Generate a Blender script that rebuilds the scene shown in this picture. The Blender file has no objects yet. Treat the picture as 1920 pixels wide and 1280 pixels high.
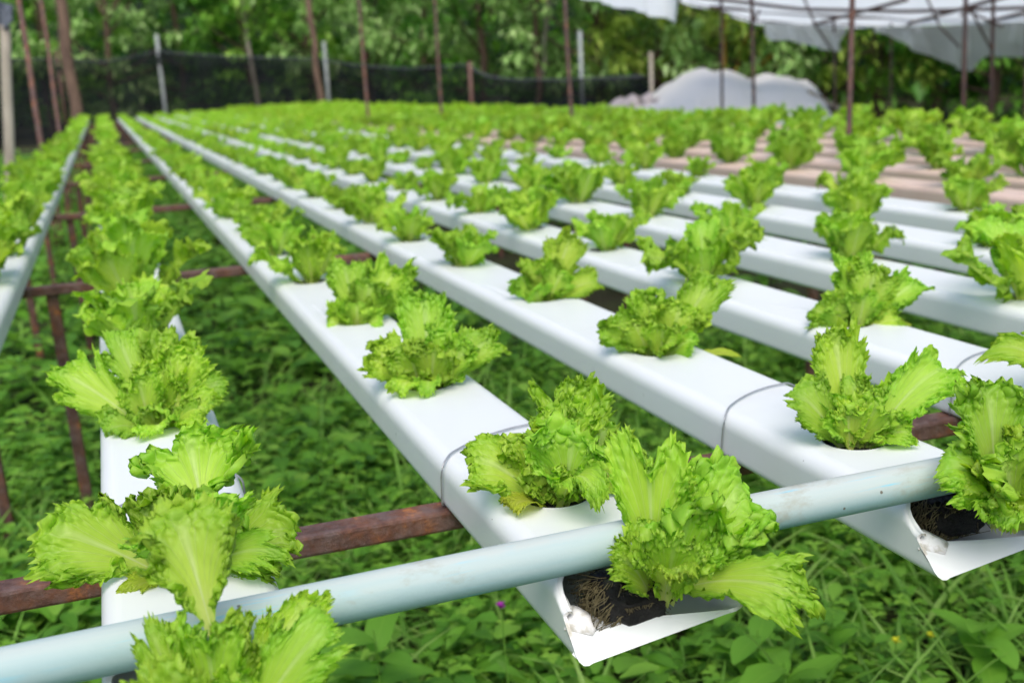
import bpy, bmesh, math, random
import numpy as np
from mathutils import Vector, Matrix
random.seed(11); rng = np.random.default_rng(11)
SC = bpy.context.scene; COL = SC.collection
S = 0.3                      # one survey unit in metres (camera height over the channel tops)
GZ = 2.9                     # camera height over the ground in survey units
PIT, YAW, ROL, FPX = 0.23295, 0.33632, -0.05277, 2086.5

# ------------------------------------------------------------ camera, sky, sun, exposure
sy, cy, sp, cp = math.sin(YAW), math.cos(YAW), math.sin(PIT), math.cos(PIT)
Fv = np.array([sy*cp, cy*cp, -sp]); R0 = np.array([cy, -sy, 0.0]); U0 = np.cross(R0, Fv)
Rv = math.cos(ROL)*R0 + math.sin(ROL)*U0; Uv = -math.sin(ROL)*R0 + math.cos(ROL)*U0
CAM = np.array([0, 0, GZ*S])
cam = bpy.data.cameras.new('camera'); co = bpy.data.objects.new('camera', cam); COL.objects.link(co)
M = Matrix.Identity(4)
for r in range(3):
    M[r][0], M[r][1], M[r][2], M[r][3] = Rv[r], Uv[r], -Fv[r], CAM[r]
co.matrix_world = M
cam.sensor_width = 36; cam.lens = FPX*36/1920; cam.clip_start = 0.02; cam.clip_end = 500
cam.dof.use_dof = True; cam.dof.focus_distance = 0.75; cam.dof.aperture_fstop = 8.5
SC.camera = co
SUN_EL, SUN_AZ = 56, 252     # degrees; azimuth counter-clockwise from +X
wd = bpy.data.worlds.new('World'); SC.world = wd; wd.use_nodes = True
wn = wd.node_tree; bg = wn.nodes['Background']
sky = wn.nodes.new('ShaderNodeTexSky'); sky.sky_type = 'NISHITA'; sky.sun_disc = False
sky.sun_elevation = math.radians(SUN_EL); sky.sun_rotation = math.radians(90-SUN_AZ)
sky.air_density = 1.0; sky.dust_density = 3.0; sky.ozone_density = 0.6
wn.links.new(sky.outputs[0], bg.inputs[0]); bg.inputs[1].default_value = 0.15
sl = bpy.data.lights.new('sun', 'SUN'); sl.energy = 1.35; sl.angle = math.radians(45); sl.color = (1, .97, .90)
so = bpy.data.objects.new('sun', sl); COL.objects.link(so)
sd = Vector((math.cos(math.radians(SUN_AZ))*math.cos(math.radians(SUN_EL)), math.sin(math.radians(SUN_AZ))*math.cos(math.radians(SUN_EL)), math.sin(math.radians(SUN_EL))))
so.rotation_euler = sd.to_track_quat('Z', 'Y').to_euler()
SC.view_settings.view_transform = 'Standard'; SC.view_settings.look = 'None'; SC.view_settings.gamma = 1
SC.view_settings.exposure = 0.5
SC.cycles.max_bounces = 8; SC.cycles.diffuse_bounces = 4; SC.cycles.transparent_max_bounces = 12

# ------------------------------------------------------------ helpers
def W(x, y, z): return np.array([x*S, y*S, (z+GZ)*S])          # survey units -> metres
def ray(u, v): d = Fv + Rv*(u-960)/FPX - Uv*(v-640)/FPX; return d
def at(u, v, dep): return CAM + ray(u, v)*dep*S                # a surveyed point: direction and distance
def mk(name, V, F, mat=None, parent=None, smooth=False, loc=None):
    me = bpy.data.meshes.new(name); V = np.asarray(V, float)
    me.from_pydata(V.tolist(), [], [list(map(int, f)) for f in F])
    return link(name, me, mat, parent, smooth, loc)
def link(name, me, mat=None, parent=None, smooth=False, loc=None):
    if mat: me.materials.append(mat)
    if smooth: me.polygons.foreach_set('use_smooth', [True]*len(me.polygons))
    me.update()
    o = bpy.data.objects.new(name, me); COL.objects.link(o)
    if loc is not None: o.location = loc
    if parent: o.parent = parent
    return o
def qmesh(name, V, Q, uv=None):                                # fast mesh of quads or triangles
    me = bpy.data.meshes.new(name); V = np.ascontiguousarray(V, np.float32); Q = np.ascontiguousarray(Q, np.int32)
    k = Q.shape[1]
    me.vertices.add(len(V)); me.vertices.foreach_set('co', V.ravel())
    me.loops.add(Q.size); me.loops.foreach_set('vertex_index', Q.ravel())
    me.polygons.add(len(Q)); me.polygons.foreach_set('loop_start', np.arange(0, Q.size, k, dtype=np.int32))
    if uv is not None:
        l = me.uv_layers.new(name='UVMap'); l.data.foreach_set('uv', np.ascontiguousarray(uv[Q.ravel()], np.float32).ravel())
    me.update(calc_edges=True); me.polygons.foreach_set('use_smooth', [True]*len(Q))
    return me
def empty(name, loc, rz=0):
    o = bpy.data.objects.new(name, None); COL.objects.link(o); o.location = loc; o.rotation_euler = (0, 0, rz); o.empty_display_size = .02
    return o
def tag(o, label, cat, group=None):
    o['label'] = label; o['category'] = cat
    if group: o['group'] = group
    return o
def copy_tree(o, label, loc, rz, scale):
    c = o.copy(); COL.objects.link(c); c.location = loc; c.rotation_euler = (0, 0, rz); c.scale = (scale,)*3; c['label'] = label
    for ch in o.children:
        d = ch.copy(); COL.objects.link(d); d.parent = c
    return c
def tube(pts, r, n=8, cap=True):                               # round bar through points; r scalar or list
    P = [Vector(p) for p in pts]; V = []; F = []
    rr = r if hasattr(r, '__len__') else [r]*len(P)
    for i, p in enumerate(P):
        t = (P[min(i+1, len(P)-1)] - P[max(i-1, 0)]).normalized()
        a = t.cross(Vector((0, 0, 1)) if abs(t.z) < .9 else Vector((1, 0, 0))).normalized(); b = t.cross(a)
        for k in range(n):
            an = 2*math.pi*k/n; V.append(p + (a*math.cos(an)+b*math.sin(an))*rr[i])
    for i in range(len(P)-1):
        for k in range(n): F.append((i*n+k, i*n+(k+1) % n, (i+1)*n+(k+1) % n, (i+1)*n+k))
    if cap: F += [tuple(range(n))[::-1], tuple(range((len(P)-1)*n, len(P)*n))]
    return [list(v) for v in V], F
def join(parts):
    V = []; F = []
    for v, f in parts:
        o = len(V); V += list(v); F += [tuple(i+o for i in q) for q in f]
    return V, F
def sqbar(a, b, w, h, bev=.003, up=(0, 0, 1)):                 # square steel tube from a to b with rounded edges
    a, b, up = Vector(a), Vector(b), Vector(up); t = (b-a).normalized(); s = t.cross(up).normalized(); u = s.cross(t)
    prof = []
    for cx_, cz_, a0 in ((w/2-bev, h/2-bev, 0), (-w/2+bev, h/2-bev, 90), (-w/2+bev, -h/2+bev, 180), (w/2-bev, -h/2+bev, 270)):
        for q in (0, 45, 90): an = math.radians(a0+q); prof.append((cx_+bev*math.cos(an), cz_+bev*math.sin(an)))
    n = len(prof); V = [list(p + s*x + u*z) for p in (a, b) for x, z in prof]
    F = [(k, (k+1) % n, n+(k+1) % n, n+k) for k in range(n)] + [tuple(range(n))[::-1], tuple(range(n, 2*n))]
    return V, F

# ------------------------------------------------------------ materials
class NT:
    def __init__(s, name):
        s.m = bpy.data.materials.new(name); s.m.use_nodes = True; s.t = s.m.node_tree; s.b = s.t.nodes['Principled BSDF']; s.out = s.t.nodes['Material Output']
    def n(s, typ, **kw):
        nd = s.t.nodes.new(typ)
        for k, v in kw.items():
            if k.startswith('i_'):
                k = k[2:]; nd.inputs[int(k) if k.isdigit() else k.replace('_', ' ')].default_value = v
            else: setattr(nd, k, v)
        return nd
    def l(s, a, b): s.t.links.new(a, b)
    def coord(s, kind='Object', scale=None):
        c = s.n('ShaderNodeTexCoord').outputs[kind]
        if scale:
            m = s.n('ShaderNodeMapping'); m.inputs['Scale'].default_value = scale; s.l(c, m.inputs[0]); return m.outputs[0]
        return c
    def noise(s, sc, det=4, co=None, rough=.55):
        x = s.n('ShaderNodeTexNoise', i_Scale=sc, i_Detail=det, i_Roughness=rough)
        if co is not None: s.l(co, x.inputs['Vector'])
        return x.outputs['Fac']
    def ramp(s, fac, stops):
        r = s.n('ShaderNodeValToRGB'); e = r.color_ramp.elements
        while len(e) < len(stops): e.new(.5)
        for q, (p, c) in zip(e, stops): q.position = p; q.color = (*c, 1) if len(c) == 3 else c
        s.l(fac, r.inputs[0]); return r.outputs[0]
    def mix(s, f, a, b, mode='MIX'):
        x = s.n('ShaderNodeMix', data_type='RGBA', blend_type=mode)
        for v, i in ((f, 0), (a, 6), (b, 7)):
            if isinstance(v, (int, float)): x.inputs[i].default_value = v
            elif isinstance(v, tuple): x.inputs[i].default_value = (*v, 1)
            else: s.l(v, x.inputs[i])
        return x.outputs[2]
    def math(s, op, a, b=0.0, c=0.0, clamp=False):
        x = s.n('ShaderNodeMath', operation=op, use_clamp=clamp)
        for i, v in enumerate((a, b, c)):
            if isinstance(v, (int, float)): x.inputs[i].default_value = v
            else: s.l(v, x.inputs[i])
        return x.outputs[0]
    def bump(s, h, strength=.3, dist=.002):
        b = s.n('ShaderNodeBump', i_Strength=strength, i_Distance=dist); s.l(h, b.inputs['Height']); s.l(b.outputs[0], s.b.inputs['Normal']); return b
    def base(s, c, rough=.5, spec=.5):
        if isinstance(c, tuple): s.b.inputs['Base Color'].default_value = (*c, 1)
        else: s.l(c, s.b.inputs['Base Color'])
        if isinstance(rough, (int, float)): s.b.inputs['Roughness'].default_value = rough
        else: s.l(rough, s.b.inputs['Roughness'])
        s.b.inputs['Specular IOR Level'].default_value = spec; return s
    def translucent(s, color, fac):
        tr = s.n('ShaderNodeBsdfTranslucent'); mx = s.n('ShaderNodeMixShader')
        if isinstance(color, tuple): tr.inputs[0].default_value = (*color, 1)
        else: s.l(color, tr.inputs[0])
        mx.inputs[0].default_value = fac
        s.l(s.b.outputs[0], mx.inputs[1]); s.l(tr.outputs[0], mx.inputs[2]); s.l(mx.outputs[0], s.out.inputs[0])

def m_pvc():
    k = NT('white_pvc'); c = k.coord()
    d = k.ramp(k.noise(9, 6, c), [(.52, (0, 0, 0)), (.8, (1, 1, 1))])
    col = k.mix(k.math('MULTIPLY', d, .22), (.735, .76, .76), (.50, .49, .41))
    sp_ = k.n('ShaderNodeTexVoronoi', i_Scale=38.0); k.l(c, sp_.inputs['Vector'])
    spk = k.math('LESS_THAN', sp_.outputs['Distance'], .028)
    keep = k.math('GREATER_THAN', k.n('ShaderNodeSeparateColor').outputs[0], .8)
    sep = k.n('ShaderNodeSeparateColor'); k.l(sp_.outputs['Color'], sep.inputs[0])
    keep = k.math('GREATER_THAN', sep.outputs[0], .86)
    col = k.mix(k.math('MULTIPLY', spk, keep), col, (.07, .06, .04))
    k.base(col, k.math('MULTIPLY_ADD', k.noise(30, 3, c), .25, .22), .45); k.bump(k.noise(14, 2, c), .08, .003)
    return k.m
def m_pinkpvc():
    k = NT('salmon_pvc'); c = k.coord(); k.base(k.mix(k.noise(12, 4, c), (.60, .42, .34), (.70, .55, .47)), .45, .35); return k.m
def m_rim():
    k = NT('cut_plastic_edge'); c = k.coord(); k.base(k.mix(k.ramp(k.noise(160, 4, c), [(.45, (0, 0, 0)), (.7, (1, 1, 1))]), (.80, .80, .79), (.45, .42, .33)), .5); k.bump(k.noise(250, 3, c), .5, .001); return k.m
def m_pipe():
    k = NT('faded_blue_pvc'); c = k.coord('Object'); st = k.coord('Object', (3, 60, 60))
    sx = k.n('ShaderNodeSeparateXYZ'); k.l(c, sx.inputs[0])
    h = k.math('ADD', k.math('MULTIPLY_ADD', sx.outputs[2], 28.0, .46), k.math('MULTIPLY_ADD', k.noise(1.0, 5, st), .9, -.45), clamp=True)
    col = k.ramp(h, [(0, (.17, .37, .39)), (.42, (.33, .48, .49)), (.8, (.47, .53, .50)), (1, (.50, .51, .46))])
    scr = k.ramp(k.noise(1.4, 6, k.coord('Object', (5, 130, 130)), .7), [(.56, (0, 0, 0)), (.63, (1, 1, 1))])
    gate = k.ramp(k.noise(9, 3, c), [(.46, (0, 0, 0)), (.6, (1, 1, 1))])
    col = k.mix(k.math('MULTIPLY', k.math('MULTIPLY', scr, gate), .75), col, (.16, .55, .72))
    dirt = k.ramp(k.noise(34, 6, k.coord('Object', (.5, 1, 1)), .7), [(.58, (0, 0, 0)), (.76, (1, 1, 1))])
    col = k.mix(k.math('MULTIPLY', dirt, .7), col, (.30, .27, .18))
    vo = k.n('ShaderNodeTexVoronoi', i_Scale=45.0); k.l(c, vo.inputs['Vector'])
    col = k.mix(k.math('MULTIPLY', k.math('LESS_THAN', vo.outputs['Distance'], .05), .8), col, (.12, .09, .05))
    k.base(col, k.math('MULTIPLY_ADD', k.noise(40, 4, c), .3, .5), .25); k.bump(k.noise(160, 4, c), .2, .001); return k.m
def m_rust(dark=1.0, name='rusty_steel'):
    k = NT(name); c = k.coord()
    a = k.ramp(k.noise(26, 8, c, .7), [(.3, (.040*dark, .022*dark, .020*dark)), (.48, (.10*dark, .045*dark, .034*dark)), (.6, (.17*dark, .066*dark, .036*dark)), (.70, (.46*dark, .17*dark, .04*dark))])
    g = k.ramp(k.noise(60, 6, c, .7), [(.45, (0, 0, 0)), (.62, (1, 1, 1))])
    col = k.mix(k.math('MULTIPLY', g, .5), a, (.19*dark, .135*dark, .13*dark))
    k.base(col, k.math('MULTIPLY_ADD', k.noise(50, 4, c), .4, .38), .45); k.bump(k.noise(210, 7, c, .7), .8, .002); return k.m
def m_wire():
    k = NT('galvanised_wire'); k.base(k.mix(k.noise(200, 3, k.coord()), (.30, .31, .33), (.48, .49, .50)), .42); k.b.inputs['Metallic'].default_value = .6; return k.m
def m_flat(name, c0, c1, sc=8, rough=.8, bs=.3, bd=.004, stretch=None):
    k = NT(name); c = k.coord('Object', stretch); k.base(k.mix(k.ramp(k.noise(sc, 6, c, .65), [(.3, (0, 0, 0)), (.7, (1, 1, 1))]), c0, c1), rough, .3); k.bump(k.noise(sc*4, 6, c, .65), bs, bd); return k.m
def m_lettuce(name, edge, mid, heart, vein, tr=.5):
    k = NT(name); uv = k.n('ShaderNodeUVMap'); s = k.n('ShaderNodeSeparateXYZ'); k.l(uv.outputs[0], s.inputs[0])
    U_, V_ = s.outputs[0], s.outputs[1]
    idn = k.n('ShaderNodeTexWhiteNoise', noise_dimensions='2D'); oi = k.n('ShaderNodeObjectInfo')
    cmb = k.n('ShaderNodeCombineXYZ'); k.l(k.math('FLOOR', U_), cmb.inputs[0]); k.l(oi.outputs['Random'], cmb.inputs[1]); k.l(cmb.outputs[0], idn.inputs['Vector'])
    rnd = idn.outputs['Value']; u = k.math('FRACT', U_)
    c = k.coord('Object'); nz = k.noise(70, 4, c)
    vv = k.math('ADD', V_, k.math('MULTIPLY_ADD', nz, .30, -.15))
    col = k.ramp(vv, [(0, heart), (.34, mid), (.66, tuple(.5*(a+b) for a, b in zip(mid, edge))), (.88, edge), (1.0, tuple(min(1, .5*q_+.5*m_) for q_, m_ in zip(edge, mid)))])  # paler last stop: translucent rim highlight painted into the margin colour
    # veins fan out along the leaf and branch towards the margin
    w1 = k.math('ABSOLUTE', k.math('SINE', k.math('MULTIPLY', k.math('ADD', u, k.math('MULTIPLY', nz, .012)), 58.0)))
    w2 = k.math('ABSOLUTE', k.math('SINE', k.math('MULTIPLY', k.math('ADD', u, k.math('MULTIPLY', nz, .03)), 131.0)))
    v1 = k.math('MULTIPLY', k.math('SUBTRACT', 1.0, k.math('MULTIPLY', w1, 4.2), clamp=True), k.math('SUBTRACT', 1.05, V_, clamp=True))
    v2 = k.math('MULTIPLY', k.math('SUBTRACT', 1.0, k.math('MULTIPLY', w2, 3.4), clamp=True), k.math('MULTIPLY', k.math('SUBTRACT', .95, V_, clamp=True), .7))
    vn = k.math('MAXIMUM', v1, v2)
    col = k.mix(k.math('MULTIPLY', vn, .6), col, vein)
    mid_ = k.math('SUBTRACT', 1.0, k.math('MULTIPLY', k.math('ABSOLUTE', k.math('SUBTRACT', u, .5)), 34.0), clamp=True)
    col = k.mix(k.math('MULTIPLY', mid_, k.math('SUBTRACT', .9, V_, clamp=True)), col, vein)
    hs = k.n('ShaderNodeHueSaturation'); k.l(col, hs.inputs['Color'])
    k.l(k.math('MULTIPLY_ADD', rnd, .022, .487), hs.inputs['Hue']); k.l(k.math('MULTIPLY_ADD', oi.outputs['Random'], .28, .86), hs.inputs['Value'])
    col = hs.outputs[0]
    k.base(col, k.math('MULTIPLY_ADD', nz, .25, .30), .38)
    k.bump(k.math('SUBTRACT', k.math('MULTIPLY', k.noise(160, 3, c), .8), vn), .55, .0010)
    tc = k.n('ShaderNodeHueSaturation', i_Saturation=1.08, i_Value=1.15); k.l(col, tc.inputs['Color'])
    k.translucent(tc.outputs[0], tr); return k.m
def m_leaf(name, cols, tr=.3, rough=.5, sc=3.0):
    k = NT(name); uv = k.n('ShaderNodeUVMap'); s = k.n('ShaderNodeSeparateXYZ'); k.l(uv.outputs[0], s.inputs[0])
    wn_ = k.n('ShaderNodeTexWhiteNoise', noise_dimensions='1D'); k.l(k.math('FLOOR', s.outputs[0]), wn_.inputs['W'])
    f = k.math('ADD', k.math('MULTIPLY', wn_.outputs['Value'], .62), k.math('MULTIPLY', k.noise(sc, 3, k.coord('Object')), .38))
    col = k.ramp(f, [(i/(len(cols)-1)*.8+.1, c) for i, c in enumerate(cols)])
    vein = k.math('SUBTRACT', 1.0, k.math('MULTIPLY', k.math('ABSOLUTE', k.math('SUBTRACT', k.math('FRACT', s.outputs[0]), .5)), 26.0), clamp=True)
    col = k.mix(k.math('MULTIPLY', vein, .3), col, cols[-1])
    k.base(col, rough, .4); k.translucent(col, tr); return k.m
def m_net():
    k = NT('black_shade_net'); c = k.coord('Object'); st = k.coord('Object', (1, 1, 9))
    k.base(k.mix(k.noise(2.2, 5, st), (.004, .005, .006), (.018, .020, .024)), .9, .1)
    t = k.n('ShaderNodeBsdfTransparent'); mx = k.n('ShaderNodeMixShader')
    k.l(k.math('MULTIPLY_ADD', k.noise(1.4, 3, c),   .35, .10, clamp=True), mx.inputs[0]); k.l(k.b.outputs[0], mx.inputs[1]); k.l(t.outputs[0], mx.inputs[2]); k.l(mx.outputs[0], k.out.inputs[0]); return k.m
def m_film(name, c0, c1, tr, ts=0.0):
    k = NT(name); c = k.coord('Object'); col = k.mix(k.noise(1.6, 6, c), c0, c1); k.base(col, .35, .5)
    k.bump(k.noise(3.5, 6, c, .6), .7, .035); k.translucent(col, tr); return k.m

PVC, PINK, RIM, PIPE, RUST, WIRE = m_pvc(), m_pinkpvc(), m_rim(), m_pipe(), m_rust(), m_wire()
POLE = m_rust(.75, 'brown_pole_steel'); RUSTRED = m_rust(1.15, 'orange_rust_steel')
LET = m_lettuce('lettuce_leaf', (.32, .58, .045), (.56, .77, .09), (.80, .87, .28), (.80, .88, .46))
LETD = m_lettuce('darker_lettuce_leaf', (.30, .56, .05), (.50, .72, .09), (.6, .72, .2), (.55, .70, .26))
LETY = m_lettuce('yellowing_lettuce_leaf', (.42, .55, .04), (.55, .62, .08), (.66, .68, .18), (.66, .66, .25))
PLUG = m_flat('wet_black_sponge', (.004, .004, .004), (.022, .02, .018), 60, .25, 1.0, .004)
ROOT = m_flat('pale_roots', (.05, .042, .018), (.24, .20, .10), 90, .6)
SOIL = m_flat('soil_and_moss', (.030, .020, .012), (.045, .060, .018), 5, .95, .8, .03)
BAMBOO = m_flat('weathered_bamboo', (.20, .17, .13), (.42, .38, .31), 7, .7, .3, .004, (1, 1, .3))
BARK = m_flat('tree_bark', (.07, .045, .035), (.20, .13, .09), 9, .9, .8, .02, (1, 1, .25))
CONC = m_flat('pale_concrete_post', (.24, .27, .27), (.42, .45, .44), 10, .8)
WHITE_TARP = m_film('white_tarp', (.86, .82, .79), (.93, .90, .87), .2)
FILM = m_film('greenhouse_film', (.70, .75, .76), (.88, .91, .92), .85)
NET = m_net(); BLACKCLOTH = m_flat('dark_grey_shade_cloth', (.05, .06, .08), (.11, .13, .16), 6, .7)
WEED = [m_leaf('broad_weed_leaf', [(.07, .21, .016), (.16, .40, .035), (.31, .56, .07)]),
        m_leaf('clover_leaf', [(.08, .24, .02), (.18, .43, .035), (.34, .60, .07)]),
        m_leaf('grass_blade', [(.09, .24, .025), (.20, .43, .05), (.40, .60, .15)])]

# ------------------------------------------------------------ ground
n = 120; g = np.linspace(-1, 1, n); gx = np.sign(g)*np.abs(g)**2.2*90
V = np.array([(x+1, y+4, .02*math.sin(x*3.1+y)*math.cos(y*2.3) + max(0, math.hypot(x, y)-14)*.02) for y in gx for x in gx])
F = [(j*n+i, j*n+i+1, (j+1)*n+i+1, (j+1)*n+i) for j in range(n-1) for i in range(n-1)]
o = mk('ground', V, F, SOIL, smooth=True); o['kind'] = 'structure'

# ------------------------------------------------------------ growing channels
HW, HH, CR, PITCH, Y1 = .18, .14, .045, 1.155, 1.24   # half width, height, corner radius, plant spacing, first plant (survey units)
PH = {-.76: .05, 3.50: .04, 4.36: -.05, 5.22: .03, 6.15: -.08, 7.0: .06, 7.86: 0, 8.72: -.06, 9.58: .08, 10.44: .02}
def profile():                                          # closed outer profile from right inner top edge round the bottom to the left
    P = [(HW-CR-.012, 0)]
    for a in range(90, -1, -15): P.append((HW-CR+CR*math.cos(math.radians(a)), -CR+CR*math.sin(math.radians(a))))
    P += [(HW, -CR-.008), (HW, -HH*.6), (HW, -HH+.026)]; rb = .018
    for a in range(0, -91, -30): P.append((HW-rb+rb*math.cos(math.radians(a)), -HH+rb+rb*math.sin(math.radians(a))))
    P.append((HW-rb-.01, -HH))
    return P + [(-x, z) for x, z in P[::-1]]
PR = profile(); XI = PR[0][0]; HR = .086
def gutter(y0, y1, holes):
    V = []; F = []; rows = [y0]; seg = 8
    for hy in holes:
        rows += [hy-.17+.34*j/seg for j in range(seg+1)]
    rows.append(y1); rows = np.array(rows)
    n = len(PR)
    for y in rows:
        for x, z in PR: V.append((x, y, z))
    for j in range(len(rows)-1):
        for k in range(n-1): F.append((j*n+k, j*n+k+1, (j+1)*n+k+1, (j+1)*n+k))
    # top strip
    ri = 0
    def tq(j): F.append((j*n+n-1, j*n, (j+1)*n, (j+1)*n+n-1))
    tq(0)
    for h, hy in enumerate(holes):
        b = 1+h*(seg+1); per = []
        for j in range(seg+1): per.append((b+j)*n)                 # right side going away
        st = len(V)
        for j in range(1, seg): V.append((XI-2*XI*j/seg, hy+.17, 0)); per.append(st+j-1)
        for j in range(seg, -1, -1): per.append((b+j)*n+n-1)
        st = len(V)
        for j in range(1, seg): V.append((-XI+2*XI*j/seg, hy-.17, 0)); per.append(st+j-1)
        m = len(per); c0 = len(V)
        for lip, zz in ((1.0, 0), (1.0, -.012)):
            for q in per:
                x, y, _ = V[q]; a = math.atan2((y-hy)/.17, x/XI); V.append((HR*lip*math.cos(a), hy+HR*lip*math.sin(a), zz))
        for q in range(m):
            F.append((per[q], per[(q+1) % m], c0+(q+1) % m, c0+q)); F.append((c0+q, c0+(q+1) % m, c0+m+(q+1) % m, c0+m+q))
        # strip between this hole and the next: join the end rows (n-gon keeps the shared vertices)
        e = b+seg; nx = e+1
        far = [e*n] + [per[seg+1+j] for j in range(0, seg-1)] + [e*n+n-1]
        if h+1 < len(holes):
            # near perimeter vertices of the next hole are created later: use a plain quad with a hair gap hidden by equal heights
            F.append(tuple(far[::-1][:1] + [nx*n+n-1, nx*n] + far[:-1]))
        else: F.append(tuple(far[::-1][:1] + [nx*n+n-1, nx*n] + far[:-1]))
    return V, F
def channel(xc, y0, y1, mat, label, group, open_end=True, first=1):
    e = empty('growing_channel', W(xc, 0, -1)); tag(e, label, 'growing channel', group)
    holes = [Y1+PITCH*k+PH.get(xc, 0) for k in range(first, 60) if Y1+PITCH*k < y1-.7]
    V, F = gutter(y0, y1, holes); o = mk('gutter', np.array(V)*S, F, mat, e)
    o.data.polygons.foreach_set('use_smooth', [len(p.vertices) == 4 and abs(p.normal.z) < .98 for p in o.data.polygons])
    sm = o.modifiers.new('wall', 'SOLIDIFY'); sm.thickness = .0022; sm.offset = -1; es = o.modifiers.new('es', 'EDGE_SPLIT'); es.split_angle = math.radians(50)
    return e, holes
def LF(q): q = min(1, max(0, (q+.98)/.6)); return q*q*(3-2*q)
def LF(q): q = min(1, max(0, (q+.98)/.6)); return q*q*(3-2*q)
def sm01(q): q = min(1, max(0, q)); return q*q*(3-2*q)
def open_end(e, ys, ye, seed):                          # end cut away obliquely: low at the left, lip pulled forward at the right
    r = random.Random(seed); V = []; F = []; prof = PR; n = len(prof); st = []
    ts = [0, .12, .25, .38, .5, .62, .74, .86, .94, 1.0, 1.1, 1.25, 1.4, 1.55, 1.7, 1.85, 2.0]
    for t in ts:
        row = []
        for i, (x, z) in enumerate(prof):
            s_ = x/HW; lf = (1-s_)/2                     # 1 at the left wall, 0 at the right wall
            T = min(t, 1); inner = sm01((T-.12)/.5)
            lift = LF(s_)*.045*max(0, (T-.4)/.6)**1.3
            if i in (0, n-1): x = x*(1+.20*inner); z = z-.010*math.sin(T*math.pi)*inner
            elif i in (1, 2, n-2, n-3): x = x*(1+.10*inner)
            ztop = (-.072 if x < 0 else -.012)*sm01((T-.25)/.75)
            if z > ztop:
                z = ztop+.25*(z-ztop)
                if x < 0: x = -HW+(x+HW)*(1-.5*inner)
                else: x = HW-(HW-x)*(1-.3*inner)
            ly = ye+.080*sm01(lf*1.5-.45)-.050*(1-lf)+.012*math.sin(lf*math.pi); hf = min(1, max(0, (z+HH)/.07))
            yi = ye+(ly-ye)*hf; y = ys+(yi-ys)*T
            if z <= -.06: z = min(z+lift, -.06)
            if t > 1 and not (abs(x) > HW*.70 and z > -HH+.024):
                q = t-1; lz = -.068*sm01(lf*1.35-.1) - .012 - .010*math.sin(min(1, max(0, lf))*math.pi) + .003*math.sin(9*s_+seed)
                y = yi+(ly-yi)*q**.9 - .012*math.sin(q*math.pi)*(1-hf); z = z+(lz-z)*q
            row.append((x, y, z))
        st.append(row)
    for row in st: V += row
    for j in range(len(st)-1):
        for k in range(n-1): F.append((j*n+k, (j+1)*n+k, (j+1)*n+k+1, j*n+k+1))
    o = mk('cut_end', np.array(V)*S, F, PVC, e, True); m = o.modifiers.new('wall', 'SOLIDIFY'); m.thickness = .0024; m.offset = -1
    o.data.materials.append(RIM); m.material_offset_rim = 1
    bm = bmesh.new(); bm.from_mesh(o.data); bmesh.ops.remove_doubles(bm, verts=bm.verts, dist=.0002); bm.to_mesh(o.data); bm.free()
    es = o.modifiers.new('es', 'EDGE_SPLIT'); es.split_angle = math.radians(75)
    # torn corner folded over at the left of the lip
    c = np.array([-HW-.004, ye+.070, -.088])
    A = [c, c+[.030, .040, .030], c+[.046, .034, .026], c+[.082, -.006, .004], c+[.048, -.034, -.006], c+[.040, .006, .022]]
    Ft = [(0, 5, 1), (1, 5, 2), (2, 5, 3), (3, 5, 4), (4, 5, 0)]
    t = mk('folded_tab', np.array(A)*S, Ft, RIM, e, True); b = t.modifiers.new('b', 'SOLIDIFY'); b.thickness = .0016; b.offset = -1

CH = [(-.76, 'leftmost white growing channel, cut by the left edge of the photo'),
      (.05, 'white growing channel second from the left, running straight away from the camera'),
      (.93, 'white growing channel whose torn open end shows roots at bottom centre'),
      (1.80, 'white growing channel whose torn open end sits at the lower right edge'),
      (2.64, 'fifth white growing channel from the left, tied with a wire at the right edge'),
      (3.50, 'sixth white growing channel from the left'),
      (4.36, 'seventh white growing channel from the left, two before the salmon ones'),
      (5.22, 'eighth white growing channel, bordering the salmon pink channels'),
      (6.15, 'nearest salmon pink channel, next to the white channels'),
      (7.00, 'second salmon pink channel from the white channels'), (7.86, 'third salmon pink channel from the white channels'),
      (8.72, 'fourth salmon pink channel from the white channels'), (9.58, 'fifth salmon pink channel from the white channels'),
      (10.44, 'rightmost salmon pink channel, farthest from the white ones')]
YEND = 60.0
channels = []
for i, (x, lab) in enumerate(CH):
    pk = i >= 8
    e, holes = channel(x, 2.03, YEND, PINK if pk else PVC, lab, 'salmon growing channels' if pk else 'white growing channels')
    channels.append((x, e, holes))
    open_end(e, 2.03, 1.84, i)

# ------------------------------------------------------------ rusty frame under the channels
fr = empty('channel_rack', W(1, 2.8, -1.2)); tag(fr, 'rusty square steel frame of crossbars and legs carrying the white channels', 'rack')
def frpart(name, V, F, mat=RUST):
    o = mk(name, np.array(V)-np.array(fr.location), F, mat, fr); return o
ybeams = [2.80+4.8*k for k in range(12)]
for k, y in enumerate(ybeams):
    if k == 1: y = 7.6
    frpart('crossbar', *sqbar(W(-1.05, y, -1.172), W(5.5, y, -1.172), .026, .0185))
    for x in (-.95, -.44, 5.3):
        if k == 0 and x in (-.44, 2.9): continue
        if k == 0 and x == -.95: continue
        frpart('leg', *sqbar(W(x, y+.02, -1.203), W(x+.04*math.sin(k), y+.1, -3.0), .022, .022, up=(0, 1, 0)))
frp = empty('channel_rack', W(8, 2.8, -1.2)); tag(frp, 'rusty steel frame of crossbars carrying the salmon pink channels', 'rack')
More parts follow.
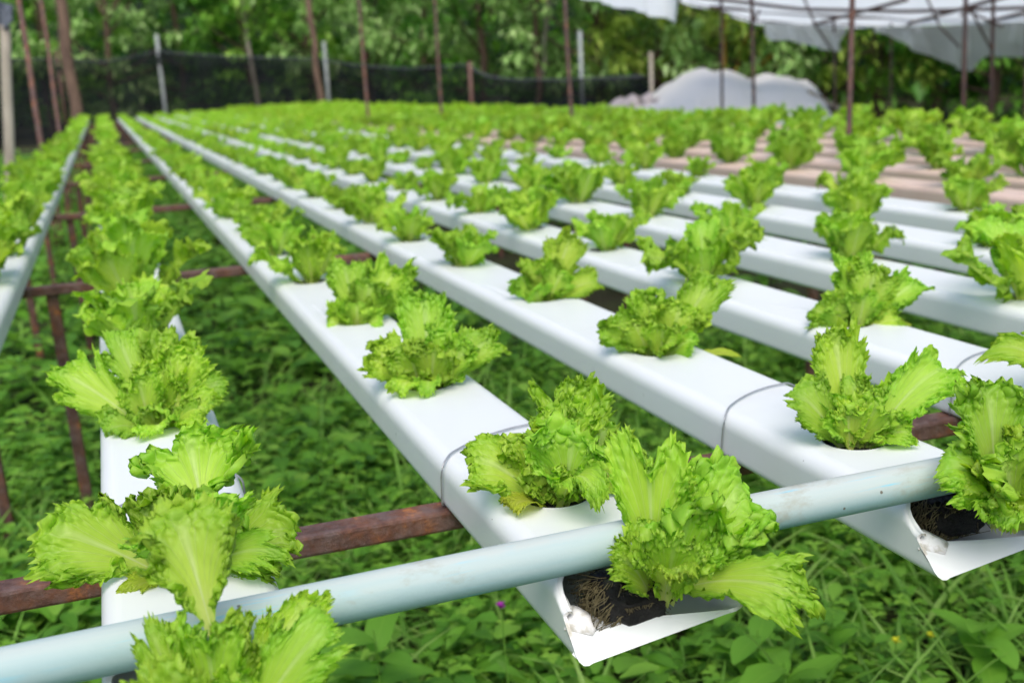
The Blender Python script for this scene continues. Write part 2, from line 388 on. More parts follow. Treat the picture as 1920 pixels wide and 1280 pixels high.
for k, y in enumerate(ybeams):
    V, F = sqbar(W(5.75, y, -1.172), W(10.8, y, -1.172), .026, .0185); mk('crossbar', np.array(V)-np.array(frp.location), F, RUST, frp)
    for x in (5.9, 10.6):
        V, F = sqbar(W(x, y, -1.203), W(x, y, -3.0), .022, .022, up=(0, 1, 0)); mk('leg', np.array(V)-np.array(frp.location), F, RUST, frp)

# ------------------------------------------------------------ blue pipe lying across the channel ends
pe = empty('water_pipe', W(1, 1.955, -.948))
pts = [Vector(W(x, 1.955+.012*math.sin(x*1.1), -.953+.004*math.sin(x*.9))) - Vector(pe.location) for x in np.linspace(-2.2, 4.6, 40)]
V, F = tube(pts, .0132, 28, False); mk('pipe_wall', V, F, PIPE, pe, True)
tag(pe, 'faded pale blue plastic water pipe lying across the channel ends', 'pipe')

# ------------------------------------------------------------ wires tied round the channels
for xc, lab in ((.05, 'thin steel wire tied round the second channel from the left, mostly under lettuce'), (.93, 'grey steel wire looped round the channel with the central open end'),
                (1.80, 'grey steel wire looped round the channel just left of the right open end'), (2.64, 'grey steel wire looped round the channel at the right edge')):
    P = []; prof = PR[::1]; off = .007
    for i, (x, z) in enumerate(PR):
        if z < -HH+.001: continue
        s_ = math.copysign(off, x) if abs(x) > XI*.98 else 0
        P.append((x+s_*(1 if abs(x) > HW*.9 else .5), z+(off if z > -.04 else 0)))
    P = P[:len(P)//2][::-1] + [(x, off) for x in np.linspace(XI, -XI, 9)[1:-1]] + P[len(P)//2:][::-1]
    pts = []
    for x, z in P:
        yy = 2.90 + .085*(x/HW) - .05*(abs(x)/HW)**2 + (-.02*(z/HH) if z < -.03 else 0)
        pts.append(Vector(W(xc+x, yy, -1+z)))
    base = Vector(W(xc, 2.9, -1)); V, F = tube([p_-base for p_ in pts], .00085, 8)
    o = mk('tie_wire', V, F, WIRE, None, True, base); tag(o, lab, 'wire', 'wires tied round the channels')

# ------------------------------------------------------------ lettuce
NT_, NR_ = 290, 27
def leaf_grid(L, Wd, seed, nt=NT_, nr=NR_, ruf=1.0, fan=1.0):
    """flat leaf: x across, y along, h height, on a (round the margin, heart to margin) grid: a smooth veined heart and a
    margin far longer than the outline, thrown into rows of tight curls, toothed and deeply notched"""
    r = np.random.default_rng(seed); th = np.linspace(-1, 1, nt)[:, None]; rh = np.linspace(0, 1, nr)[None, :]**.60
    a = th*math.pi*.93; p = r.uniform(0, 6, 20); hi = nt >= 180
    ex = Wd/2*np.sin(a)*(1+.50*fan*np.cos(a)); ey = L*(.60+.40*np.cos(a))
    lob = 1+.08*np.sin(7.3*th+p[0])+.06*np.sin(15*th+p[1])
    for q in range(6): lob = lob-r.uniform(.12, .34)*np.exp(-((th-r.uniform(-.85, .85))/r.uniform(.028, .055))**2)
    nc = r.integers(23, 28) if nt > 200 else 18 if hi else 11
    wth = th+.030*np.sin(8*th+p[3])+.014*np.sin(19*th+p[4])
    saw = ((wth*nc*(1.6 if hi else 1.2)+.2*np.sin(23*th+p[5])) % 1)
    tooth = 1+(.15 if hi else .13)*((np.abs(saw-.5)*2)**2.2-.3)*np.clip(1.25-np.abs(th)**2, 0, 1)*rh**14
    sc = 1+(lob-1)*rh**2; exx, eyy = ex*sc*tooth, ((ey-.5*L)*sc*tooth+.5*L)
    sw = .05*L
    x = (1-rh)**2*sw*th*.8 + 2*rh*(1-rh)*(sw*th+.06*ex) + rh**2*exx; y = 2*rh*(1-rh)*.70*ey + rh**2*eyy
    tx, ty = np.gradient(ex[:, 0]), np.gradient(ey[:, 0]); tl = np.hypot(tx, ty)+1e-9; tx, ty = (tx/tl)[:, None], (ty/tl)[:, None]
    rr_ = np.hypot(ex, ey-.5*L)+1e-9; nx, ny = ex/rr_, (ey-.5*L)/rr_
    edge = np.clip(1.25-np.abs(th)**3*.7, .3, 1)
    mod = 1+.35*np.sin(6.1*th+p[6])+.25*np.sin(14*th+p[7])
    f1 = r.uniform(11, 15); f2 = nc*math.pi; q2 = np.clip((rh-.62)/.38, 0, 1)
    A1 = .105*Wd*ruf*rh**3.2*edge; A2 = .050*Wd*ruf*q2**.9*edge*mod
    row = (40 if nt > 200 else 30)*rh+2.2*np.sin(6*th+p[9])
    ph2 = f2*wth+p[8]+1.5*np.sin(11*rh+7*th+p[13])
    c1 = np.sin(ph2)*np.cos(row) + .75*np.sin(.63*f2*wth+p[14])*np.sin(row*1.35+p[15])
    c2 = np.cos(ph2)*np.cos(row+p[16]) + .6*np.cos(.63*f2*wth+p[17])
    c3 = np.cos(ph2*.8+p[12])*np.sin(row)
    h = A1*np.sin(f1*wth+p[10]) + A2*c1*1.25 + A2*.35*np.sin(1.9*f2*wth+p[11])*rh**4
    tng = A2*c2*1.0 + A1*.4*np.cos(f1*wth+p[10]); rad = A2*c3*.9 - .45*A2 - .12*Wd*ruf*np.clip((rh-.84)/.16, 0, 1)**2*np.clip(np.sin(4.2*th+p[13]), 0, 1)
    x = x+tx*tng+nx*rad; y = y+ty*tng+ny*rad
    h = h + .07*Wd*ruf*np.clip((rh-.70)/.30, 0, 1)**2*np.sin(3.7*th+p[5]) + .012*Wd*np.sin(24*x/Wd+p[7])*np.sin(19*y/L)*rh
    return x, y, h
def quads(nt, nr, off=0):
    i = np.arange(nt-1)[:, None]; j = np.arange(nr-1)[None, :]; a = (i*nr+j+off).ravel()
    return np.stack([a, a+nr, a+nr+1, a+1], 1)
def leaf_points(base, tip, width, seed, arch=.12, n0=(0, 0, 1), roll=0, cup=.25, curl=.5, ruf=1.0, nt=NT_, nr=NR_, fan=1.0):
    base, tip = np.array(base, float), np.array(tip, float); d = tip-base; Ld = np.linalg.norm(d); dn = d/Ld
    n0 = np.array(n0, float); n0 = n0-dn*(n0@dn); n0 /= np.linalg.norm(n0); s0 = np.cross(dn, n0)
    if roll: a = math.radians(roll); n0, s0 = n0*math.cos(a)+s0*math.sin(a), s0*math.cos(a)-n0*math.sin(a)
    up = np.array([0, 0, 1.0])
    bend = n0*.55 + up*.45
    c1 = base+d*.33+bend*arch*Ld*.9; c2 = base+d*.78+bend*arch*Ld*1.3
    t = np.linspace(0, 1.08, 50)[:, None]; P = (1-t)**3*base+3*t*(1-t)**2*c1+3*t*t*(1-t)*c2+t**3*tip
    seg = np.r_[0, np.cumsum(np.linalg.norm(np.diff(P, axis=0), axis=1))]; L = np.interp(1.0, t[:, 0], seg)
    x, y, h = leaf_grid(L, width, seed, nt, nr, ruf, fan)
    yy = np.clip(y, 0, seg[-1]); T = np.gradient(P, seg, axis=0); T /= np.linalg.norm(T, axis=1)[:, None]
    Pi = np.stack([np.interp(yy, seg, P[:, k]) for k in range(3)], -1); Ti = np.stack([np.interp(yy, seg, T[:, k]) for k in range(3)], -1)
    Pi += Ti*(y-yy)[..., None]
    Ni = np.cross(s0, Ti); Ni /= np.linalg.norm(Ni, axis=-1, keepdims=True); 
    hh = h + cup*(x/width*2)**2*width*.5*(1-.3*y/L) - curl*.16*np.clip((y/L-.72)/.28, 0, 2)**2*L*.6
    base_cup = np.clip(1-y/(.35*L), 0, 1); hh = hh + base_cup*np.abs(x)*.7
    return Pi + s0*x[..., None] + Ni*hh[..., None]
def leaf_uv(nt, nr, idn):
    u = np.linspace(0, 1, nt)[:, None]*.98+.01+idn; v = np.linspace(0, 1, nr)[None, :]**.60
    return np.stack([np.broadcast_to(u, (nt, nr)), np.broadcast_to(v, (nt, nr))], -1).reshape(-1, 2)
camdir = -np.array([sy, cy, -.35])
PXD = {}
def hero(name_label, x, y, leaves, mat=LET, z=-1.04, grp='lettuces in the channels'):
    """x, y of the hole in survey units; each leaf: (tip pixel u, v, depth offset, width px, options)"""
    B = W(x, y, z); e = empty('lettuce', B); tag(e, name_label, 'lettuce', grp)
    dep = (B-CAM)@Fv/S
    for i, lf in enumerate(leaves):
        u, v, dd, wp = lf[:4]; op = dict(lf[4]) if len(lf) > 4 else {}
        tip = at(u, v, dep+dd); wd_ = .90*wp/FPX*(dep+dd)*S
        az = math.atan2(*(tip-B)[[1, 0]]); off = np.array([math.cos(az), math.sin(az), 0])*.008
        b0 = B+off
        if 'b' in op: ub, vb, db = op.pop('b'); b0 = at(ub, vb, dep+db)
        mt = op.pop('mat', mat); cw = op.pop('cam', .6)
        n0 = camdir*cw+np.array([0, 0, 1.0])*(1-cw)
        Pq = leaf_points(b0, tip, wd_, int(x*1000+y*77)+i*13+5, n0=n0, **op)-B
        me = qmesh('leaf', Pq.reshape(-1, 3), quads(NT_, NR_), leaf_uv(NT_, NR_, i))
        o = link('leaf', me, mt, e)
        if mt is LETY: o['label'] = 'yellowing leaf'
    rx = random.Random(int(x*997+y*31)); R0_ = np.array([cy, -sy, 0]); F0_ = np.array([sy, cy, 0])
    for q in range(4):                                  # small crisped heart leaves
        a = rx.uniform(0, 6.28); L_ = rx.uniform(.034, .050)*(1.1 if dep < 3 else .95)
        tip = B+(R0_*math.cos(a)+F0_*math.sin(a)*.6)*L_*.55+np.array([0, 0, L_*rx.uniform(.8, 1.15)]); nn = camdir*.5+np.array([0, 0, .5])
        Pq = leaf_points(B, tip, L_*.85, int(x*500+y*91)+q*7, n0=nn, ruf=1.5, cup=.4, arch=.05, nt=200, nr=20)-B
        link('leaf', qmesh('leaf', Pq.reshape(-1, 3), quads(200, 20), leaf_uv(200, 20, 20+q)), mat, e)
    return e
def hy(k): return Y1+PITCH*k
hero_keys = set()
def H(ch, k, label, leaves, **kw):
    hero_keys.add((ch, k)); hero(label, kw.pop('x', CH[ch][0]), kw.pop('y', hy(k)), leaves, **kw)
H(2, 0, 'frilly lettuce leaning out of the open channel end at bottom centre, wet roots showing', [
    (1212, 800, -.05, 165, dict(arch=.12, cup=.2)), (1425, 905, .0, 235, dict(arch=.25, cup=.3, ruf=1.4)), (1545, 1150, -.22, 165, dict(arch=.22, cup=.35, cam=.45, b=(1235, 1120, 0))),
    (1138, 1040, -.14, 110, dict(arch=.22, ruf=.8)), (1300, 925, -.14, 210, dict(arch=.05, ruf=1.5, cup=.35)), (1275, 990, -.2, 150, dict(arch=.1, ruf=1.2)), (1200, 960, -.04, 110, dict(ruf=1.4)),
    (1275, 1085, -.25, 90, dict(arch=.2, cam=.3))], x=.965, y=1.915, z=-1.07)
H(2, 1, 'tall frilly lettuce in the first hole behind the central open channel end', [
    (1070, 688, .10, 170, dict(arch=-.02, cup=.15)), (868, 868, -.02, 165, dict(arch=.28, cup=.2, cam=.5)), (1150, 775, .02, 190, dict(arch=.05, ruf=1.3)), (1000, 795, -.02, 170, dict(arch=.08, ruf=1.5, cup=.4)),
    (1075, 800, -.12, 180, dict(arch=-.04, cup=.35, ruf=1.3)), (950, 960, -.15, 70, dict(arch=.22, cam=.2, ruf=.7, mat=LETY)), (1225, 850, .0, 130, dict(arch=.18, ruf=1.0)),
    (1125, 935, -.25, 100, dict(arch=.35, cam=.3, ruf=.9)), (1060, 735, .05, 150, dict(ruf=1.4))])
H(2, 2, 'compact curly lettuce second hole behind the central open channel end', [
    (795, 532, .1, 120, dict(arch=-.03)), (680, 655, -.02, 110, dict(arch=.22, ruf=1.2)), (940, 630, .02, 100, dict(arch=.15)), (760, 640, -.1, 120, dict(arch=.1, ruf=1.4)), (850, 610, .0, 130, dict(arch=.05, ruf=1.4)),
    (815, 640, -.15, 110, dict(arch=.05, ruf=1.3)), (745, 740, -.2, 75, dict(arch=.3, cam=.2, ruf=.8)), (885, 645, -.06, 90, dict(ruf=1.2)), (805, 735, -.2, 60, dict(arch=.3, cam=.3))])
H(2, 3, 'lettuce with two upright leaves, third hole behind the central open channel end', [
    (645, 478, .02, 90, dict(arch=.0)), (755, 485, .0, 110, dict(arch=.05, ruf=1.2)), (605, 605, -.08, 80, dict(arch=.2, ruf=.9)), (700, 520, -.06, 100, dict(ruf=1.4)), (720, 600, -.12, 50, dict(arch=.15)),
    (670, 560, -.1, 75, dict(ruf=1.3)), (770, 540, .1, 70, dict(arch=.1))])
H(3, 0, 'large frilly lettuce standing in the open channel end at the right edge of the photo', [
    (1850, 700, -.12, 150, dict(arch=.08, ruf=1.2, b=(1865, 930, -.12))), (1758, 860, -.14, 170, dict(arch=.25, cup=.1, ruf=.7)), (1940, 790, -.15, 230, dict(arch=.1, ruf=1.3)), (1885, 845, -.2, 230, dict(arch=.12, cup=.3, ruf=1.1)),
    (1990, 900, -.15, 220, dict(arch=.2)), (1880, 1000, -.22, 110, dict(arch=.3, cam=.3)), (1800, 790, -.1, 140, dict(ruf=1.3, arch=.1)), (1960, 980, -.2, 140, dict(arch=.2, cam=.3)), (2010, 800, -.1, 200, dict(arch=.1)),
    (1830, 930, -.2, 120, dict(arch=.2, ruf=.8, cam=.4))], x=1.83, y=1.885, z=-1.065)
H(3, 1, 'open lettuce with five spread leaves in the round hole beside the right open end', [
    (1475, 730, -.02, 130, dict(arch=.22, cup=.15, ruf=.75)), (1560, 590, .08, 110, dict(arch=.02, ruf=1.2, cup=.2)), (1640, 745, -.05, 150, dict(arch=.02, ruf=1.4, cup=.4)), (1790, 690, .0, 120, dict(arch=.30, cup=.3, ruf=1.1)),
    (1725, 820, -.08, 85, dict(arch=.32, ruf=.8, cam=.4)), (1590, 755, -.08, 80, dict(arch=-.02, cup=.4)), (1700, 720, .05, 100, dict(arch=.1, ruf=1.3)), (1600, 690, .05, 80, dict(ruf=1.3))])
H(3, 2, 'frilly lettuce with a flat yellow leaf at its right foot, second hole', [
    (1130, 595, .0, 110, dict(arch=.12, ruf=1.2)), (1350, 515, .02, 95, dict(arch=.12, ruf=1.2)), (1225, 530, .0, 110, dict(ruf=1.4)), (1385, 662, -.02, 30, dict(arch=.05, ruf=.3, cam=.3, mat=LETY)), (1285, 560, -.04, 110, dict(ruf=1.3)),
    (1310, 630, -.12, 70, dict(arch=.12)), (1180, 590, -.06, 90, dict(ruf=1.3)), (1245, 600, -.12, 80, dict(ruf=1.0, cup=.35)), (1270, 640, -.2, 60, dict(arch=.2))])
H(3, 3, 'tufted lettuce in the third hole of the right open channel, one leaf drooping right', [
    (1082, 430, .02, 80, dict(ruf=1.2)), (975, 510, .0, 80, dict(arch=.12, ruf=1.2)), (1020, 480, -.02, 90, dict(ruf=1.4)), (1130, 530, -.03, 60, dict(arch=.2)), (1060, 500, -.06, 80, dict(ruf=1.2)), (1000, 540, -.1, 60, dict(arch=.15))])
H(1, 1, 'big wide lettuce behind the blue pipe, first hole of the channel second from left', [
    (330, 940, -.18, 270, dict(arch=-.02, cup=.25, ruf=1.1, b=(385, 1090, -.15))), (62, 990, -.12, 210, dict(arch=.12, ruf=.9, cup=.12)), (575, 1000, -.05, 200, dict(arch=.2, cup=.12, ruf=.85)), (352, 795, .12, 240, dict(arch=-.03, cup=.15, ruf=1.2, b=(385, 990, .05))),
    (250, 920, .0, 150, dict(ruf=1.4)), (430, 930, -.03, 200, dict(ruf=1.5)), (550, 1050, -.15, 90, dict(arch=.25, ruf=.8)), (235, 1120, -.15, 70, dict(arch=.2, ruf=.6, mat=LETY, cam=.3)), (350, 900, .02, 170, dict(ruf=1.5))])
H(1, 0, 'lettuce close to the lens at bottom left, overhanging the blue pipe', [
    (330, 945, .05, 230, dict(arch=-.02, cup=.2, b=(400, 1190, .02))), (200, 1275, -.12, 150, dict(arch=.3, ruf=.8)), (650, 1150, .0, 150, dict(arch=.18, ruf=.9)), (390, 1135, -.02, 160, dict(ruf=1.4)),
    (590, 1100, .12, 130, dict(arch=.1)), (320, 1230, -.2, 170, dict(arch=.2, ruf=.7)), (455, 1130, .0, 110, dict(ruf=1.4)), (270, 1150, -.02, 90, dict(ruf=1.3))], y=1.72, z=-1.08)
H(1, 2, 'curly lettuce with drooping right leaf, second hole of the channel second from left', [
    (88, 690, .0, 130, dict(arch=.12, ruf=1.2)), (330, 600, .05, 110, dict(arch=.05, ruf=1.4)), (430, 715, -.03, 90, dict(arch=.18, ruf=.8)), (215, 610, .05, 100, dict(arch=.1)), (260, 690, -.06, 110, dict(ruf=1.2, cup=.35)), (370, 640, .0, 110, dict(ruf=1.4)),
    (190, 815, -.14, 110, dict(arch=.25, ruf=.9, cam=.4)), (300, 815, -.2, 90, dict(arch=.25, ruf=1.0, cam=.4)), (405, 770, -.1, 100, dict(arch=.25, ruf=.8, cam=.4)), (380, 790, -.12, 110, dict(arch=.15, ruf=.6)), (300, 670, -.02, 100, dict(ruf=1.4))])
H(4, 1, 'lettuce mostly out of frame at the right edge, one leaf reaching left over its channel', [
    (1840, 650, -.05, 90, dict(arch=.25, ruf=.9)), (1925, 590, .0, 110, dict(ruf=1.2)), (2080, 560, .0, 120), (2130, 680, -.1, 110, dict(arch=.2)), (2010, 570, .0, 110, dict(ruf=1.3))])
H(4, 2, 'frilly lettuce with many upright leaves, second hole of the fifth white channel', [
    (1515, 575, .0, 90, dict(arch=.15, ruf=1.3)), (1600, 470, .05, 100, dict(ruf=1.3)), (1650, 490, .0, 110, dict(ruf=1.2)), (1735, 520, .0, 80, dict(arch=.1, ruf=1.3)), (1560, 560, -.05, 80, dict(ruf=1.3)), (1625, 540, -.08, 80),
    (1700, 600, -.08, 70, dict(arch=.15, ruf=1.2)), (1710, 605, -.03, 30, dict(arch=.05, ruf=.3, cam=.3, mat=LETY)), (1680, 540, .02, 90, dict(ruf=1.4))])

# ordinary plants: nine kinds, copied along the channels
def proto_leaves(seed, nl=8):
    r = random.Random(seed); out = []
    for i in range(nl):
        az = i*2.4+r.uniform(-.35, .35); inner = i/(nl-1)
        L = r.uniform(.062, .095)*(1-.18*inner); el = math.radians(r.uniform(25, 52)+inner*36)
        b = np.array([math.cos(az), math.sin(az), 0])*.007
        tip = b+np.array([math.cos(az)*math.cos(el), math.sin(az)*math.cos(el), math.sin(el)])*L+np.array([0, 0, .008])
        n0 = np.array([-math.cos(az)*math.sin(el), -math.sin(az)*math.sin(el), math.cos(el)])
        out.append((b, tip, L*r.uniform(.55, .85), dict(arch=r.uniform(.0, .18), n0=n0, roll=r.uniform(-15, 15), ruf=r.uniform(.95, 1.5), cup=r.uniform(.15, .4))))
    return out
def build_proto(seed, mat, parts, nt, nr):
    lv = proto_leaves(seed); b = empty('lettuce', (0, 0, -50)) if parts else None
    Vs, Qs, Us, off = [], [], [], 0
    for i, (b0, tip, wd_, op) in enumerate(lv):
        P = leaf_points(b0, tip, wd_, seed*31+i, nt=nt, nr=nr, **op).reshape(-1, 3)
        if parts: link('leaf', qmesh('leaf', P, quads(nt, nr), leaf_uv(nt, nr, i)), mat, b)
        else: Vs.append(P); Qs.append(quads(nt, nr, off)); Us.append(leaf_uv(nt, nr, i)); off += len(P)
    if parts: return b
    me = qmesh('lettuce', np.vstack(Vs), np.vstack(Qs), np.vstack(Us)); me.materials.append(mat)
    return me, (np.vstack(Vs), np.vstack(Qs), np.vstack(Us))
near_p = [build_proto(100+i, LET, True, 180, 17) for i in range(7)] + [build_proto(130+i, LETD, True, 180, 14) for i in range(3)]
mid_p = [build_proto(160+i, LET, False, 90, 10) for i in range(6)] + [build_proto(180+i, LETD, False, 90, 10) for i in range(3)]
far_p = [build_proto(200+i, LET, False, 40, 6) for i in range(5)]
ORD = ['first', 'second', 'third', 'fourth', 'fifth', 'sixth', 'seventh', 'eighth', 'ninth', 'tenth', 'eleventh', 'twelfth', 'thirteenth', 'fourteenth', 'fifteenth', 'sixteenth',
       'seventeenth', 'eighteenth', 'nineteenth', 'twentieth', 'twenty-first', 'twenty-second', 'twenty-third', 'twenty-fourth', 'twenty-fifth', 'twenty-sixth', 'twenty-seventh',
       'twenty-eighth', 'twenty-ninth', 'thirtieth'] + ['thirty-'+q for q in 'first second third fourth fifth sixth seventh eighth ninth'.split()] + ['fortieth'] + ['forty-'+q for q in 'first second third fourth fifth sixth seventh eighth ninth'.split()] + ['fiftieth'] + ['fifty-'+q for q in 'first second third fourth fifth'.split()]
CHN = ['leftmost white channel', 'second channel from the left', 'third channel from the left', 'fourth channel from the left', 'fifth channel from the left', 'sixth channel from the left', 'seventh channel from the left',
       'eighth channel from the left', 'nearest salmon channel', 'second salmon channel', 'third salmon channel', 'fourth salmon channel', 'fifth salmon channel', 'farthest salmon channel']
slots = []
for ci, (x, e, holes) in enumerate(channels):
    for k in range(1, 60):
        y = hy(k)+PH.get(x, 0)
        if hy(k) > YEND-.7: break
        if (ci, k) in hero_keys: continue
        Pw = W(x, y, -.9)-CAM; dep = Pw@Fv/S
        u = 960+FPX*(Pw@Rv)/(Pw@Fv) if dep > .2 else -1e4
        vis = -60 < u < 1990 and dep > .3
        slots.append((dep if vis else dep+1000, ci, k, x, y, vis))
slots.sort()
LOOK = ['frilly green lettuce', 'curly bright green lettuce', 'loose leafed green lettuce', 'tufted pale green lettuce', 'dense frilly lettuce', 'ruffled green lettuce', 'open curly lettuce', 'upright frilly lettuce', 'small curly lettuce', 'leafy green lettuce']
nth = 300-len(hero_keys); used = set(); cnt = 0; rest = []
for dep, ci, k, x, y, vis in slots:
    if not vis:
        if dep-1000 < 0 or dep-1000 > 16: continue
        continue
    loc = W(x+rng.uniform(-.02, .02), y+rng.uniform(-.03, .03), -1.04); rz = rng.uniform(0, 6.28); sc = rng.uniform(.95, 1.4) if dep < 9 else rng.uniform(.75, 1.2)
    if ci < 2: sc *= 1.35
    if ci >= 8: sc = rng.uniform(1.15, 1.55)
    if cnt < nth:
        pi = int(rng.integers(0, 7)) if ci < 8 else int(rng.integers(4, 10))
        lab = '%s, %s hole of the %s' % (LOOK[pi], ORD[k-1], CHN[ci])
        if cnt < 150:
            b = near_p[pi]
            if pi not in used:
                used.add(pi); b.location = loc; b.rotation_euler = (0, 0, rz); b.scale = (sc,)*3; tag(b, lab, 'lettuce', 'lettuces in the channels')
            else: copy_tree(b, lab, loc, rz, sc)
        else:
            q = pi % 6 if ci < 8 else 6+pi % 3
            o = bpy.data.objects.new('lettuce', mid_p[q][0]); COL.objects.link(o); o.location = loc; o.rotation_euler = (0, 0, rz); o.scale = (sc,)*3
            tag(o, lab, 'lettuce', 'lettuces in the channels')
        cnt += 1
    else: rest.append((loc, rz, sc, int(rng.integers(0, 5))))
for i, b in enumerate(near_p):
    if i not in used:
        for c in list(b.children): bpy.data.objects.remove(c)
        bpy.data.objects.remove(b)
Vs, Qs, Us, off = [], [], [], 0
for i, (loc, rz, sc, q) in enumerate(rest):
    V, Q, U = far_p[q][1]; c, s_ = math.cos(rz), math.sin(rz); Rm = np.array([[c, -s_, 0], [s_, c, 0], [0, 0, 1]])
    Vs.append(V@Rm.T*sc+loc); Qs.append(Q+off); Us.append(U+[i*8 % 997, 0]); off += len(V)
if Vs:
    o = link('far_lettuces', qmesh('far_lettuces', np.vstack(Vs), np.vstack(Qs), np.vstack(Us)), LET); o['kind'] = 'stuff'
    tag(o, 'bright green mass of far lettuces filling the channels towards the fence', 'lettuces')

# root plugs in the open ends and black cups under the near plants
def root_plug(x, y, label, seed, wdt=.055):
    r = random.Random(seed); B = Vector(W(x, y, -1.098)); e = empty('root_plug', B); tag(e, label, 'root plug', 'root plugs in open channel ends')
    V = []; F = []; nu, nv = 22, 12
    for j in range(nv):
        for i in range(nu):
            a = 2*math.pi*i/nu; ph = math.pi*j/(nv-1)
            sx_ = math.copysign(abs(math.cos(a))**.5, math.cos(a)); sy_ = math.copysign(abs(math.sin(a))**.5, math.sin(a)); rr = math.sin(ph)**.4 if 0 < j < nv-1 else 0
            k = 1+r.uniform(-.16, .16); V.append((sx_*rr*.078*k*S, sy_*rr*.068*k*S, (math.cos(ph)*.048*k+.03)*S))
    for j in range(nv-1):
        for i in range(nu): F.append((j*nu+i, j*nu+(i+1) % nu, (j+1)*nu+(i+1) % nu, (j+1)*nu+i))
    mk('sponge', V, F, PLUG, e, True)
    parts = []
    for q in range(420):
        a = r.uniform(1.8, 5.2); p0 = Vector((math.cos(a)*r.uniform(.04, .085), math.sin(a)*r.uniform(.03, .07), r.uniform(0.0, .085)))*S
        d = Vector((math.cos(a+r.uniform(-.9, .9)), math.sin(a+r.uniform(-.9, .9)), -r.uniform(.2, 1.2))); pts = [p0]
        for t in range(4):
            d = (d+Vector((r.uniform(-.5, .5), r.uniform(-.5, .5), r.uniform(-.4, .3)))).normalized(); nxt = pts[-1]+d*r.uniform(.010, .022)*S*1.3; nxt.x = max(-.10*S, min(.13*S, nxt.x)); nxt.y = max(-.06*S, nxt.y)
            nxt.z = max(nxt.z, -.012*S); pts.append(nxt)
        parts.append(tube(pts, r.uniform(.00015, .00036), 4))
    V, F = join(parts); o = mk('roots', V, F, ROOT, e, True); o['kind'] = 'stuff'
root_plug(.905, 1.945, 'wet black root plug with pale roots in the central open channel end', 3)
root_plug(1.78, 2.02, 'matted dark root plug in the open channel end at the right edge', 5)
root_plug(.05, 1.75, 'dark root plug under the blue pipe at bottom left, behind lettuce stems', 8)
for ci, (x, e, holes) in enumerate(channels[:8]):
    for k in range(1, 6):
        y = hy(k)+PH.get(x, 0)
        V, F = tube([W(x, y, -1.02), W(x, y, -1.05), W(x, y, -1.125)], [.068*S, .072*S, .055*S], 16); 
        o = mk('planting_cup', np.array(V)-np.array(e.location), F, PLUG, e, True)

# ------------------------------------------------------------ ground cover
def blade(L, w, n=3, bend=.5, fold=.15, wave=0):
    V = []; U = []
    for i in range(n+1):
        t = i/n; ww = w*(math.sin(math.pi*min(1, (t*.92+.06)))**.7); z = bend*L*(-t*t)*.6; yv = L*(t-.12*bend*t*t)
        for s_ in (-1, 0, 1): V.append((s_*ww/2, yv, z+abs(s_)*fold*ww)); U.append(((s_+1)/2*.98+.01, t))
    Q = [(i*3+j, i*3+j+1, (i+1)*3+j+1, (i+1)*3+j) for i in range(n) for j in (0, 1)]
    return np.array(V), np.array(Q), np.array(U)
def rot(V, az, el, roll=0):
    ce, se = math.cos(el), math.sin(el); V = V@np.array([[1, 0, 0], [0, ce, se], [0, -se, ce]])
    ca, sa = math.cos(az), math.sin(az); return V@np.array([[ca, sa, 0], [-sa, ca, 0], [0, 0, 1]])
def sprig(kind, r):
    Vs, Qs, Us, off = [], [], [], 0
    def add(V, Q, U, p, idn):
        nonlocal off
        Vs.append(V+p); Qs.append(Q+off); Us.append(U+[idn, 0]); off += len(V)
    if kind == 0:      # paired broad leaves on a stalk
        h = r.uniform(.03, .09)
        for i in range(5):
            V, Q, U = blade(r.uniform(.024, .042), r.uniform(.017, .026), 3, r.uniform(.2, .7)); az = i*2.2+r.uniform(-.4, .4)
            add(rot(V, az, r.uniform(-.1, .45)), Q, U, np.array([0, 0, h*(i+1)/5]), i)
    elif kind == 1:    # trefoils
        for t in range(3):
            px, py, h = r.uniform(-.02, .02), r.uniform(-.02, .02), r.uniform(.03, .10)
            for i in range(3):
                V, Q, U = blade(r.uniform(.012, .020), r.uniform(.011, .017), 2, .2, .2); add(rot(V, i*2.09+r.uniform(-.1, .1)+t, r.uniform(0, .3)), Q, U, np.array([px, py, h]), t)
    else:              # grass tuft
        for i in range(6):
            V, Q, U = blade(r.uniform(.06, .14), r.uniform(.003, .007), 4, r.uniform(.4, 1.3), .3); add(rot(V, r.uniform(0, 6.28), r.uniform(.6, 1.35)), Q, U, np.array([r.uniform(-.01, .01), r.uniform(-.01, .01), 0]), i)
    return np.vstack(Vs), np.vstack(Qs), np.vstack(Us)
rr = random.Random(4)
def scatter(name, kind, pts, scales, label):
    tpl = [sprig(kind, rr) for _ in range(14)]; Vs, Qs, Us, off = [], [], [], 0
    for i, ((x, y), sc) in enumerate(zip(pts, scales)):
        V, Q, U = tpl[i % 14]; a = rng.uniform(0, 6.28); c, s_ = math.cos(a), math.sin(a)
        Vr = np.stack([V[:, 0]*c-V[:, 1]*s_, V[:, 0]*s_+V[:, 1]*c, V[:, 2]], 1)*sc
        Vs.append(Vr+[x, y, 0]); Qs.append(Q+off); Us.append(U+[(i*7) % 1013, 0]); off += len(V)
    o = link(name, qmesh(name, np.vstack(Vs), np.vstack(Qs), np.vstack(Us)), WEED[kind]); o['kind'] = 'stuff'; tag(o, label, 'plants')
def zone(n, x0, x1, y0, y1): return np.stack([rng.uniform(x0, x1, n), rng.uniform(y0, y1, n)], 1)*S
def patch_scale(P, f, ph):  return .75+.5*(.5+.5*np.sin(P[:, 0]*f+ph)*np.cos(P[:, 1]*f*1.3+ph))
Pn = zone(7000, -3.5, 8, .8, 10); Pf = zone(3300, -7, 4, 10, 60); Pr = zone(1500, 6, 20, 3, 60)
